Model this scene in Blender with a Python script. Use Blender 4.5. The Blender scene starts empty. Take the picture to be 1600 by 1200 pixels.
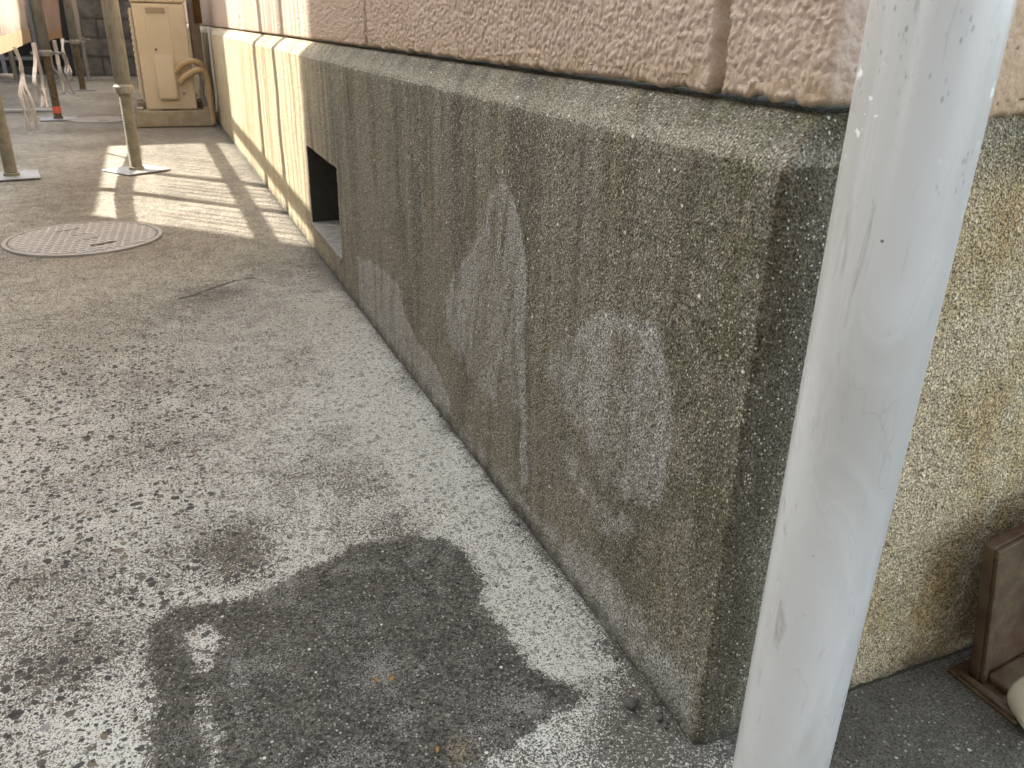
import bpy, bmesh, math, random
import numpy as np
from mathutils import Vector, Matrix
SC = bpy.context.scene
COL = SC.collection
R = math.radians
random.seed(7)

# ------------------------------------------------------------ camera, sky, sun, exposure
cam_d = bpy.data.cameras.new('camera'); cam = bpy.data.objects.new('camera', cam_d); COL.objects.link(cam)
_r = Vector((0.92146, -0.38792, 0.02053)); _u = Vector((0.13937, 0.37945, 0.91465)); _f = Vector((0.36260, 0.83996, -0.40371))
m3 = Matrix((_r, _u, -_f)).transposed()
cam.matrix_world = Matrix.Translation((-0.4146, -0.4736, 0.65)) @ m3.to_4x4()
cam_d.sensor_width = 36; cam_d.lens = 28.64; cam_d.clip_start = 0.02; cam_d.clip_end = 500
cam_d.dof.use_dof = True; cam_d.dof.focus_distance = 0.95; cam_d.dof.aperture_fstop = 20
SC.camera = cam

SUN_DIR = Vector((1.0, -1.06, -1.07)).normalized()
world = bpy.data.worlds.new('World'); SC.world = world; world.use_nodes = True
wn = world.node_tree; bg = wn.nodes['Background']
sky = wn.nodes.new('ShaderNodeTexSky'); sky.sky_type = 'NISHITA'; sky.sun_disc = False
sky.sun_elevation = math.asin(-SUN_DIR.z); sky.sun_rotation = math.atan2(-SUN_DIR.x, -SUN_DIR.y)
sky.air_density = 1.0; sky.dust_density = 2.0; sky.ozone_density = 0.6
hs = wn.nodes.new('ShaderNodeHueSaturation'); hs.inputs['Saturation'].default_value = 0.36   # thin bright overcast veil
wn.links.new(sky.outputs[0], hs.inputs['Color']); tn = wn.nodes.new('ShaderNodeMix'); tn.data_type = 'RGBA'; tn.blend_type = 'MULTIPLY'; tn.inputs[0].default_value = 1.0; tn.inputs[7].default_value = (0.965, 1.0, 0.98, 1)
wn.links.new(hs.outputs[0], tn.inputs[6]); wn.links.new(tn.outputs[2], bg.inputs['Color']); bg.inputs['Strength'].default_value = 0.15
sun_d = bpy.data.lights.new('sun', 'SUN'); sun_d.energy = 4.4; sun_d.angle = R(0.53); sun_d.color = (1.0, 0.93, 0.80)
sun = bpy.data.objects.new('sun', sun_d); COL.objects.link(sun)
sun.rotation_euler = SUN_DIR.to_track_quat('-Z', 'Y').to_euler(); sun.location = (-4, 4, 5)
SC.view_settings.view_transform = 'Standard'; SC.view_settings.look = 'None'
SC.view_settings.exposure = 2.35; SC.view_settings.gamma = 1.0
try:
    SC.cycles.max_bounces = 8; SC.cycles.transparent_max_bounces = 24; SC.cycles.use_denoising = True
except Exception: pass

# ------------------------------------------------------------ numpy noise
def _h(i, j, k, s):
    n = (i * 374761393 + j * 668265263 + k * 2147483647 + s * 1274126177) & 0xFFFFFFFF
    n = ((n ^ (n >> 13)) * 1274126177) & 0xFFFFFFFF
    n = ((n ^ (n >> 16)) * 2246822519) & 0xFFFFFFFF
    return (n ^ (n >> 15)) & 0xFFFFFFFF
def vnoise(x, y, z=None, s=0):
    """smooth value noise, -1..1"""
    x = np.asarray(x, float); y = np.asarray(y, float)
    z = np.zeros_like(x) if z is None else np.asarray(z, float)
    i = np.floor(x).astype(np.int64); j = np.floor(y).astype(np.int64); k = np.floor(z).astype(np.int64)
    fx, fy, fz = x - i, y - j, z - k
    u, v, w = [t * t * t * (t * (t * 6 - 15) + 10) for t in (fx, fy, fz)]
    def c(a, b, d): return _h(i + a, j + b, k + d, s) / 4294967295.0
    x00 = c(0,0,0) * (1-u) + c(1,0,0) * u; x10 = c(0,1,0) * (1-u) + c(1,1,0) * u
    x01 = c(0,0,1) * (1-u) + c(1,0,1) * u; x11 = c(0,1,1) * (1-u) + c(1,1,1) * u
    return ((x00 * (1-v) + x10 * v) * (1-w) + (x01 * (1-v) + x11 * v) * w) * 2 - 1
def fbm(x, y, z=None, o=3, s=0):
    t = 0; a = 1.0; n = 0
    for q in range(o):
        f = 2.03 ** q
        t = t + a * vnoise(x * f, y * f, None if z is None else z * f, s + q * 17); n += a; a *= 0.5
    return t / n
def worley(x, y, s=0):
    i = np.floor(x).astype(np.int64); j = np.floor(y).astype(np.int64); z0 = np.zeros_like(i)
    d1 = np.full(x.shape, 9.0); hv = np.zeros(x.shape)
    for a in (-1, 0, 1):
        for b in (-1, 0, 1):
            rx = _h(i + a, j + b, z0, s) / 4294967295.0; ry = _h(i + a, j + b, z0, s + 91) / 4294967295.0
            d = np.hypot(i + a + rx - x, j + b + ry - y); m = d < d1
            d1 = np.where(m, d, d1); hv = np.where(m, _h(i + a, j + b, z0, s + 37) / 4294967295.0, hv)
    return d1, hv
def sstep(a, b, x):
    t = np.clip((x - a) / (b - a), 0, 1); return t * t * (3 - 2 * t)
def sdf(poly, x, y):
    """signed distance to a polygon: negative inside"""
    d = np.full(x.shape, 1e9); ins = np.zeros(x.shape, bool); n = len(poly)
    for q in range(n):
        ax, ay = poly[q]; bx, by = poly[(q + 1) % n]
        ex, ey = bx - ax, by - ay; L = ex * ex + ey * ey + 1e-12
        t = np.clip(((x - ax) * ex + (y - ay) * ey) / L, 0, 1)
        d = np.minimum(d, np.hypot(x - ax - t * ex, y - ay - t * ey))
        cr = (ay > y) != (by > y)
        ins ^= cr & (x < (bx - ax) * (y - ay) / (by - ay + 1e-12) + ax)
    return np.where(ins, -d, d)
def linedist(pts, x, y):
    d = np.full(x.shape, 1e9)
    for (ax, ay), (bx, by) in zip(pts[:-1], pts[1:]):
        ex, ey = bx - ax, by - ay; L = ex * ex + ey * ey
        t = np.clip(((x - ax) * ex + (y - ay) * ey) / L, 0, 1)
        d = np.minimum(d, np.hypot(x - ax - t * ex, y - ay - t * ey))
    return d

# ------------------------------------------------------------ node helpers
class NT:
    def __init__(s, name):
        s.m = bpy.data.materials.new(name); s.m.use_nodes = True; s.t = s.m.node_tree
        s.t.nodes.clear(); s.out = s.t.nodes.new('ShaderNodeOutputMaterial')
        s._pos = None
    def n(s, ty, ins=None, **kw):
        nd = s.t.nodes.new('ShaderNode' + ty)
        for k, v in kw.items(): setattr(nd, k, v)
        for k, v in (ins or {}).items(): s.set(nd.inputs[k], v)
        return nd
    def set(s, sock, v):
        if isinstance(v, bpy.types.NodeSocket): s.t.links.new(v, sock)
        elif isinstance(v, (int, float)) or sock.type != 'RGBA': sock.default_value = v
        else: sock.default_value = (v[0], v[1], v[2], 1.0)
    def pos(s):
        if s._pos is None: s._pos = s.n('NewGeometry').outputs['Position']
        return s._pos
    def attr(s, name): return s.n('Attribute', attribute_name=name).outputs['Fac']
    def math(s, op, a, b=0.0, c=None, clamp=False):
        nd = s.n('Math', operation=op, use_clamp=clamp); s.set(nd.inputs[0], a); s.set(nd.inputs[1], b)
        if c is not None: s.set(nd.inputs[2], c)
        return nd.outputs[0]
    def add(s, a, b): return s.math('ADD', a, b)
    def mul(s, a, b): return s.math('MULTIPLY', a, b)
    def vmul(s, v, k):
        nd = s.n('VectorMath', operation='MULTIPLY'); s.set(nd.inputs[0], v); s.set(nd.inputs[1], k); return nd.outputs[0]
    def noise(s, scale, detail=2.0, rough=0.5, vec=None, dist=0.0):
        return s.n('TexNoise', {'Vector': vec or s.pos(), 'Scale': scale, 'Detail': detail, 'Roughness': rough, 'Distortion': dist}).outputs['Fac']
    def vor(s, scale, vec=None, feature='F1', rnd=1.0):
        return s.n('TexVoronoi', {'Vector': vec or s.pos(), 'Scale': scale, 'Randomness': rnd}, feature=feature)
    def rng(s, v, a, b, lo=0.0, hi=1.0, smooth=True):
        nd = s.n('MapRange', {'Value': v, 'From Min': a, 'From Max': b, 'To Min': lo, 'To Max': hi})
        if smooth: nd.interpolation_type = 'SMOOTHSTEP'
        nd.clamp = True
        return nd.outputs['Result']
    def mix(s, f, a, b, blend='MIX'):
        nd = s.t.nodes.new('ShaderNodeMix'); nd.data_type = 'RGBA'; nd.blend_type = blend
        s.set(nd.inputs[0], f); s.set(nd.inputs[6], a); s.set(nd.inputs[7], b); return nd.outputs[2]
    def scale(s, c, f):
        nd = s.n('VectorMath', operation='SCALE'); s.set(nd.inputs[0], c); s.set(nd.inputs['Scale'], f); return nd.outputs[0]
    def ramp(s, v, stops):
        nd = s.n('ValToRGB'); cr = nd.color_ramp
        while len(cr.elements) < len(stops): cr.elements.new(0.5)
        for e, (p, c) in zip(cr.elements, stops): e.position = p; e.color = (c[0], c[1], c[2], 1)
        s.set(nd.inputs[0], v); return nd.outputs[0]
    def bump(s, h, dist=0.002, strength=1.0, normal=None):
        nd = s.n('Bump', {'Height': h, 'Distance': dist, 'Strength': strength})
        if normal is not None: s.set(nd.inputs['Normal'], normal)
        return nd.outputs[0]
    def bsdf(s, color, rough=0.8, normal=None, metal=0.0, spec=0.5, **extra):
        b = s.n('BsdfPrincipled', {'Base Color': color, 'Roughness': rough, 'Metallic': metal, 'Specular IOR Level': spec})
        if normal is not None: s.set(b.inputs['Normal'], normal)
        for k, v in extra.items(): s.set(b.inputs[k.replace('_', ' ')], v)
        s.t.links.new(b.outputs[0], s.out.inputs[0]); return b

# ------------------------------------------------------------ materials
def mat_plinth():
    t = NT('weathered_render'); P = t.pos()
    sep = t.n('SeparateXYZ', {0: P}); X, Y, Z = sep.outputs
    along = t.add(Y, t.mul(X, -1.0))
    sv = t.n('CombineXYZ', {0: t.mul(along, 15.0), 1: 0.0, 2: t.mul(Z, 1.1)}).outputs[0]
    s1 = t.rng(t.noise(1.0, 4, 0.6, sv), 0.36, 0.64, 0.25, 0.75, False)
    sv3 = t.n('CombineXYZ', {0: t.mul(along, 5.0), 1: 9.0, 2: t.mul(Z, 1.4)}).outputs[0]
    s3 = t.rng(t.noise(1.0, 3, 0.55, sv3, 0.4), 0.34, 0.66, 0.27, 0.73, False)
    s1 = t.add(t.mul(s1, 0.45), t.mul(s3, 0.55))
    sv2 = t.n('CombineXYZ', {0: t.mul(along, 30.0), 1: 4.0, 2: t.mul(Z, 2.2)}).outputs[0]
    s2 = t.noise(1.0, 3, 0.55, sv2)
    blot = t.noise(9.0, 4, 0.6)
    dirt = t.attr('dirt'); scrub = t.attr('scrub'); top = t.attr('ledge'); moss = t.attr('moss')  # plinth dirt also carries the shade painted beside the downpipe
    # grime: grey, umber and green-black runs
    grime = t.ramp(s1, [(0.30, (0.085, 0.080, 0.064)), (0.43, (0.160, 0.150, 0.110)), (0.52, (0.215, 0.200, 0.160)), (0.60, (0.170, 0.152, 0.103)), (0.70, (0.110, 0.103, 0.085))])
    grime = t.mix(t.rng(s2, 0.55, 0.70, 0, 0.30), grime, (0.19, 0.148, 0.078))
    grime = t.mix(t.rng(blot, 0.40, 0.62, 0.0, 0.4), grime, (0.190, 0.176, 0.140))
    grime = t.mix(t.mul(moss, t.rng(t.noise(14, 4, 0.6), 0.38, 0.62)), grime, (0.105, 0.105, 0.060))
    clean = t.ramp(s1, [(0.30, (0.36, 0.28, 0.16)), (0.45, (0.52, 0.44, 0.305)), (0.58, (0.44, 0.37, 0.24)), (0.72, (0.47, 0.345, 0.175))])
    clean = t.mix(t.rng(s2, 0.54, 0.70, 0, 0.5), clean, (0.40, 0.27, 0.11))
    clean = t.mix(t.mul(t.rng(X, 0.10, 0.26), t.rng(t.noise(7, 4, 0.6, t.vmul(P, (1.6, 1, 0.8))), 0.46, 0.62, 0, 0.6)), clean, (0.33, 0.235, 0.10))
    dn = t.add(dirt, t.mul(t.add(s2, -0.5), 0.7)); dn = t.add(dn, t.mul(t.add(blot, -0.5), 0.35))
    col = t.mix(t.rng(dn, 0.1, 0.9), clean, grime)
    sv4 = t.n('CombineXYZ', {0: t.mul(along, 24.0), 1: 2.0, 2: t.mul(Z, 0.5)}).outputs[0]
    s4 = t.noise(1.0, 3, 0.6, sv4); run = t.mul(t.rng(t.add(Z, t.mul(t.add(s3, -0.5), 0.5)), 0.16, 0.54), t.rng(dirt, 0.2, 0.6))
    col = t.mix(t.mul(run, t.rng(s4, 0.54, 0.66, 0, 0.55)), col, (0.235, 0.205, 0.140))
    col = t.mix(t.mul(run, t.rng(s4, 0.47, 0.34, 0, 0.42)), col, (0.080, 0.076, 0.064))
    alg = t.attr('algae')  # corner algae together with the downpipe's shade, painted into the colour
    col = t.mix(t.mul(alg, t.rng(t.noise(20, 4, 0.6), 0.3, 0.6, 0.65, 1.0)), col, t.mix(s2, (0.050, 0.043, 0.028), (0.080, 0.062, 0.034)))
    # brushed patches and the paler sloping ledge
    wob = t.noise(38, 4, 0.65)
    sc = t.rng(t.add(scrub, t.mul(t.add(wob, -0.5), 0.75)), 0.22, 0.85)
    col = t.mix(t.mul(sc, 0.85), col, t.mix(wob, (0.25, 0.245, 0.225), (0.40, 0.395, 0.37)))
    lw = t.mul(top, t.rng(t.noise(26, 4, 0.65), 0.25, 0.75, 0.35, 1.0))
    col = t.mix(t.mul(lw, 0.85), col, (0.315, 0.298, 0.240))
    # grains
    g = t.noise(520, 2, 0.7); g2 = t.noise(210, 2, 0.6)
    col = t.scale(col, t.rng(g, 0.34, 0.66, 0.15, 1.72, False))
    col = t.scale(col, t.rng(g2, 0.30, 0.70, 0.66, 1.36, False))
    v = t.vor(380); rc = t.n('SeparateColor', {0: v.outputs['Color']}).outputs
    chip = t.mul(t.rng(rc[0], 0.78, 0.84), t.rng(v.outputs['Distance'], 0.30, 0.46, 1, 0))
    col = t.mix(t.mul(chip, t.rng(rc[1], 0, 1, 0.25, 0.95)), col, (0.58, 0.55, 0.46))
    v2 = t.vor(120); rc2 = t.n('SeparateColor', {0: v2.outputs['Color']}).outputs
    upper = t.math('SUBTRACT', t.rng(Z, 0.15, 0.52, 0.994, 0.966), t.rng(Z, 0.53, 0.56, 0.0, 0.03)); big = t.mul(t.math('GREATER_THAN', rc2[0], upper), t.rng(v2.outputs['Distance'], 0.20, 0.28, 1, 0))
    col = t.mix(t.mul(big, t.rng(rc2[1], 0, 1, 0.25, 1.0)), col, (0.68, 0.66, 0.60))
    dk = t.mul(t.rng(rc[2], 0.86, 0.90), t.rng(v.outputs['Distance'], 0.30, 0.5, 1, 0))
    col = t.mix(t.mul(dk, 0.75), col, (0.05, 0.045, 0.035))
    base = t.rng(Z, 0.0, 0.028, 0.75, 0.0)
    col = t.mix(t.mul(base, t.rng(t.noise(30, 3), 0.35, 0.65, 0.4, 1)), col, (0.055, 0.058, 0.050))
    h = t.add(t.mul(g, 0.5), t.add(t.mul(g2, 0.8), t.mul(v.outputs['Distance'], -0.6)))
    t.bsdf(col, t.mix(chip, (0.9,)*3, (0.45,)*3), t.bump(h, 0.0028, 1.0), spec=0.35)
    return t.m

def mat_stucco():
    t = NT('painted_stucco'); P = t.pos()
    groove = t.attr('groove'); end = t.attr('endface')
    n1 = t.noise(5, 4, 0.6); n2 = t.noise(60, 3, 0.6)
    col = t.mix(n1, (0.425, 0.325, 0.262), (0.50, 0.39, 0.318))
    col = t.mix(end, col, (0.50, 0.36, 0.245))
    col = t.mix(t.rng(n2, 0.5, 0.75, 0, 0.35), col, (0.42, 0.31, 0.20))
    col = t.mix(t.mul(groove, 0.6), col, (0.36, 0.28, 0.185))
    col = t.mix(t.rng(t.attr('pit'), 0.25, 1.0, 0, 0.7), col, (0.24, 0.18, 0.135))
    sep = t.n('SeparateXYZ', {0: P}); Z = sep.outputs[2]
    low = t.mul(t.rng(Z, 0.598, 0.64, 0.7, 0.0), t.rng(t.noise(35, 4, 0.6), 0.35, 0.65))
    col = t.mix(low, col, (0.34, 0.25, 0.15))
    v = t.vor(160); rc = t.n('SeparateColor', {0: v.outputs['Color']}).outputs
    dot = t.mul(t.rng(rc[0], 0.90, 0.92), t.rng(v.outputs['Distance'], 0.18, 0.36, 1, 0))
    col = t.mix(t.mul(dot, t.add(0.15, t.mul(end, 0.7))), col, (0.12, 0.09, 0.07))
    col = t.scale(col, t.rng(t.noise(500, 2, 0.6), 0.3, 0.7, 0.88, 1.10, False))
    far = t.mul(t.noise(130, 3, 0.65), t.attr('coarse'))
    h = t.add(t.mul(t.noise(380, 3, 0.6), 0.25), t.mul(far, 2.5))
    t.bsdf(col, 0.62, t.bump(h, 0.0035, 0.9), spec=0.4)
    return t.m

def mat_ground():
    t = NT('worn_concrete_ground'); P = t.pos()
    dark = t.attr('patch'); dirt = t.attr('dirt'); och = t.attr('ochre'); peb = t.attr('pebble'); right = t.attr('rightside'); crk = t.attr('crack')
    w1 = t.noise(28, 4, 0.65); w2 = t.noise(6, 3, 0.6); fine = t.noise(520, 2, 0.7); mid = t.noise(250, 3, 0.7)
    wp = t.n('VectorMath', operation='ADD'); t.set(wp.inputs[0], P)
    wn_ = t.n('TexNoise', {'Vector': P, 'Scale': 60.0, 'Detail': 2.0}).outputs['Color']
    t.set(wp.inputs[1], t.scale(wn_, 0.012)); WP = wp.outputs[0]
    light = t.mix(w2, (0.565, 0.57, 0.535), (0.70, 0.705, 0.665))
    light = t.mix(t.rng(w1, 0.5, 0.7, 0, 0.35), light, (0.52, 0.50, 0.45))
    warm = t.attr('warm')
    light = t.mix(t.mul(warm, 0.7), light, (0.44, 0.37, 0.27))
    # salt-and-pepper of exposed sand, denser where dirty
    dn = t.add(dirt, t.mul(t.add(t.noise(17, 4, 0.7), -0.5), 0.85))
    dn = t.math('MINIMUM', t.math('MAXIMUM', dn, 0.0), 0.72)
    th = t.add(0.448, t.mul(dn, 0.17))
    s = t.add(t.mul(fine, 0.62), t.mul(mid, 0.38))
    pep = t.rng(t.math('SUBTRACT', s, th), -0.03, 0.04)
    blk = t.mix(t.noise(80, 2), (0.070, 0.065, 0.056), (0.165, 0.150, 0.125))
    light = t.scale(light, t.rng(t.noise(700, 2, 0.6), 0.3, 0.7, 0.78, 1.2, False))
    col = t.mix(pep, blk, light)
    v = t.vor(300, WP); rc = t.n('SeparateColor', {0: v.outputs['Color']}).outputs
    sp = t.mul(t.math('GREATER_THAN', rc[0], t.rng(dn, 0.0, 0.8, 0.82, 0.55)), t.rng(v.outputs['Distance'], 0.34, 0.46, 1, 0))
    col = t.mix(t.mul(sp, t.rng(rc[1], 0, 1, 0.45, 1.0)), col, (0.050, 0.046, 0.040))
    # smooth dark river pebbles set in the face
    for sc_, thr, rad in ((90.0, 0.76, 0.46), (160.0, 0.66, 0.44), (55.0, 0.90, 0.36)):
        v = t.vor(sc_, WP); rc = t.n('SeparateColor', {0: v.outputs['Color']}).outputs
        e = t.mul(t.rng(rc[0], thr, thr + 0.01), t.rng(v.outputs['Distance'], rad * 0.86, rad, 1, 0))
        e = t.mul(e, t.rng(peb, 0.1, 0.6))
        pc = t.ramp(rc[1], [(0.0, (0.035, 0.037, 0.040)), (0.50, (0.065, 0.064, 0.060)), (0.80, (0.105, 0.098, 0.085)), (0.94, (0.19, 0.145, 0.10)), (1.0, (0.27, 0.28, 0.29))])
        col = t.mix(t.mul(e, 0.93), col, pc)
    # dark asphalt-like skim patch
    edge = t.add(t.add(dark, t.mul(t.add(w1, -0.5), 1.0)), t.add(t.mul(t.add(mid, -0.5), 2.2), t.mul(t.add(t.noise(90, 3, 0.7), -0.5), 1.2)))
    pm = t.rng(edge, 0.42, 0.58)
    pcol = t.mix(t.noise(12, 4, 0.6), (0.058, 0.056, 0.049), (0.096, 0.092, 0.081))
    pcol = t.scale(pcol, t.rng(fine, 0.3, 0.7, 0.35, 1.75, False))
    pcol = t.scale(pcol, t.rng(mid, 0.3, 0.7, 0.4, 1.65, False))
    pv = t.vor(260, WP); prc = t.n('SeparateColor', {0: pv.outputs['Color']}).outputs
    pcol = t.scale(pcol, t.rng(prc[0], 0.0, 1.0, 0.45, 1.6, False))
    pcol = t.mix(t.mul(t.math('GREATER_THAN', prc[1], 0.93), t.rng(pv.outputs['Distance'], 0.2, 0.4, 1, 0)), pcol, (0.45, 0.44, 0.41))
    wash = t.rng(t.add(t.mul(t.noise(16, 4, 0.65), 0.6), t.mul(fine, 0.6)), 0.62, 0.74)
    pcol = t.mix(t.mul(wash, 0.7), pcol, (0.34, 0.335, 0.32))
    col = t.mix(pm, col, pcol)
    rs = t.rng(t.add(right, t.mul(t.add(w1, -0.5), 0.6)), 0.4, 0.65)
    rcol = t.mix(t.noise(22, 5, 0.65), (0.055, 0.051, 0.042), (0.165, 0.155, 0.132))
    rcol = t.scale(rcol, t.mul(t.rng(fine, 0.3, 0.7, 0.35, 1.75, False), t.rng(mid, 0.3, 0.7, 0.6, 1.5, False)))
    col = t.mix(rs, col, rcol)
    v = t.vor(105); rc = t.n('SeparateColor', {0: v.outputs['Color']}).outputs
    chip = t.mul(t.rng(rc[0], 0.955, 0.962), t.rng(v.outputs['Distance'], 0.16, 0.25, 1, 0))
    col = t.mix(t.mul(chip, t.rng(rc[1], 0, 1, 0.3, 1)), col, (0.70, 0.69, 0.65))
    v = t.vor(210); rc = t.n('SeparateColor', {0: v.outputs['Color']}).outputs
    chip2 = t.mul(t.rng(rc[0], 0.88, 0.90), t.rng(v.outputs['Distance'], 0.2, 0.3, 1, 0))
    col = t.mix(t.mul(chip2, 0.7), col, (0.50, 0.49, 0.46))
    oc = t.rng(t.add(och, t.mul(t.add(mid, -0.5), 1.4)), 0.4, 0.7)
    col = t.mix(t.mul(oc, t.rng(fine, 0.4, 0.62, 0.1, 0.6)), col, (0.38, 0.29, 0.15))
    col = t.mix(t.rng(t.add(crk, t.mul(t.add(mid, -0.5), 0.8)), 0.45, 0.7, 0, 0.85), col, (0.045, 0.043, 0.038))
    h = t.add(t.mul(mid, 1.0), t.mul(fine, 0.7))
    nrm = t.bump(h, 0.0035, 1.0)
    t.bsdf(col, 0.88, nrm, spec=0.3)
    return t.m

def mat_pvc():
    t = NT('grimy_white_pvc'); P = t.pos()
    sv = t.vmul(P, (9, 9, 2.2)); n = t.noise(1.6, 4, 0.6, sv, 0.6)
    col = t.mix(t.rng(n, 0.42, 0.66), (0.555, 0.565, 0.578), (0.45, 0.45, 0.445))
    sv2 = t.vmul(P, (60, 60, 9)); sm = t.noise(1.0, 4, 0.7, sv2, 1.5)
    col = t.mix(t.rng(sm, 0.58, 0.72, 0, 0.65), col, (0.33, 0.31, 0.28))
    sep = t.n('SeparateXYZ', {0: P}); Z = sep.outputs[2]
    hi = t.rng(Z, 0.50, 0.58)
    v = t.vor(430, t.vmul(P, (1, 1, 0.4))); rc = t.n('SeparateColor', {0: v.outputs['Color']}).outputs
    clus = t.mul(t.rng(t.noise(24, 2), 0.52, 0.64), hi)
    sp = t.mul(t.rng(rc[0], 0.72, 0.75), t.rng(v.outputs['Distance'], 0.2, 0.42, 1, 0))
    col = t.mix(t.mul(t.mul(sp, clus), 0.7), col, (0.20, 0.22, 0.21))
    v2 = t.vor(95); rc2 = t.n('SeparateColor', {0: v2.outputs['Color']}).outputs
    dot = t.mul(t.rng(rc2[0], 0.93, 0.935), t.rng(v2.outputs['Distance'], 0.07, 0.12, 1, 0))
    col = t.mix(t.mul(dot, 0.85), col, (0.06, 0.06, 0.06))
    low = t.mul(t.rng(Z, 0.02, 0.22, 1, 0), t.rng(t.noise(18, 4, 0.6), 0.42, 0.7))
    col = t.mix(t.mul(low, 0.45), col, (0.42, 0.41, 0.37))
    cr = t.math('ABSOLUTE', t.add(t.noise(7, 3, 0.55, t.vmul(P, (2.2, 2.2, 1))), -0.5))
    col = t.mix(t.mul(t.rng(cr, 0.0, 0.006, 1, 0), t.rng(t.noise(9, 2), 0.5, 0.62, 0, 0.5)), col, (0.34, 0.33, 0.33))
    # flakes of white paint near the top
    fl = t.mul(t.rng(t.noise(70, 4, 0.7), 0.60, 0.63), t.mul(t.rng(Z, 0.565, 0.59), t.rng(t.noise(11, 2), 0.50, 0.58)))
    col = t.mix(fl, col, (0.80, 0.83, 0.84))
    t.bsdf(col, t.rng(n, 0.4, 0.7, 0.22, 0.42), t.bump(t.noise(14, 2), 0.0015, 0.2), spec=0.5)
    return t.m

def simple(name, c1, c2=None, scale=20, rough=0.6, metal=0.0, bump=0.0, bscale=200, detail=4, spec=0.5, stretch=None):
    t = NT(name); c2 = c2 or c1
    vec = t.vmul(t.pos(), stretch) if stretch else None
    col = t.mix(t.rng(t.noise(scale, detail, 0.6, vec), 0.35, 0.65), c1, c2)
    nrm = t.bump(t.noise(bscale, 3, 0.6), bump, 1.0) if bump else None
    t.bsdf(col, rough, nrm, metal, spec); return t.m

def mat_mesh_sheet(name, c, clear):
    t = NT(name)
    w = t.rng(t.noise(900, 1, 0.5, t.vmul(t.pos(), (1, 1, 1))), 0.4, 0.6, 0.8, 1.1)
    col = t.scale(t.mix(t.noise(8, 3), c, tuple(min(1, q * 1.15) for q in c)), w)
    d = t.n('BsdfDiffuse', {'Color': col}); tr = t.n('BsdfTranslucent', {'Color': col}); tp = t.n('BsdfTransparent')
    a = t.n('MixShader', {0: 0.55, 1: d.outputs[0], 2: tr.outputs[0]})
    b = t.n('MixShader', {0: clear, 1: a.outputs[0], 2: tp.outputs[0]})
    t.t.links.new(b.outputs[0], t.out.inputs[0]); return t.m

def mat_rust():
    t = NT('rusty_painted_steel')
    n = t.noise(14, 5, 0.65); n2 = t.noise(45, 4, 0.6)
    col = t.ramp(n, [(0.30, (0.036, 0.012, 0.007)), (0.44, (0.075, 0.040, 0.020)), (0.55, (0.100, 0.072, 0.042)), (0.68, (0.21, 0.098, 0.030))])
    col = t.mix(t.rng(n2, 0.5, 0.7, 0, 0.5), col, (0.06, 0.04, 0.03))
    t.bsdf(col, 0.6, t.bump(t.noise(220, 3), 0.0008, 0.6), spec=0.4); return t.m

def mat_galv():
    t = NT('weathered_galvanised_steel')
    n = t.noise(30, 4, 0.65, t.vmul(t.pos(), (1, 1, 0.35)))
    col = t.ramp(n, [(0.3, (0.17, 0.168, 0.15)), (0.5, (0.31, 0.30, 0.265)), (0.7, (0.22, 0.185, 0.125))])
    t.bsdf(col, 0.55, t.bump(t.noise(150, 3), 0.001, 0.5), 0.35, 0.5); return t.m

def mat_block():
    t = NT('old_concrete_block')
    n = t.noise(7, 5, 0.65); g = t.noise(160, 3, 0.65)
    col = t.mix(t.rng(n, 0.35, 0.65), (0.085, 0.09, 0.09), (0.17, 0.17, 0.16))
    col = t.mix(t.mul(t.attr('joint'), 0.8), col, (0.045, 0.045, 0.045))
    col = t.scale(col, t.rng(g, 0.3, 0.7, 0.7, 1.3, False))
    t.bsdf(col, 0.9, t.bump(g, 0.003, 0.7)); return t.m

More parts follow.
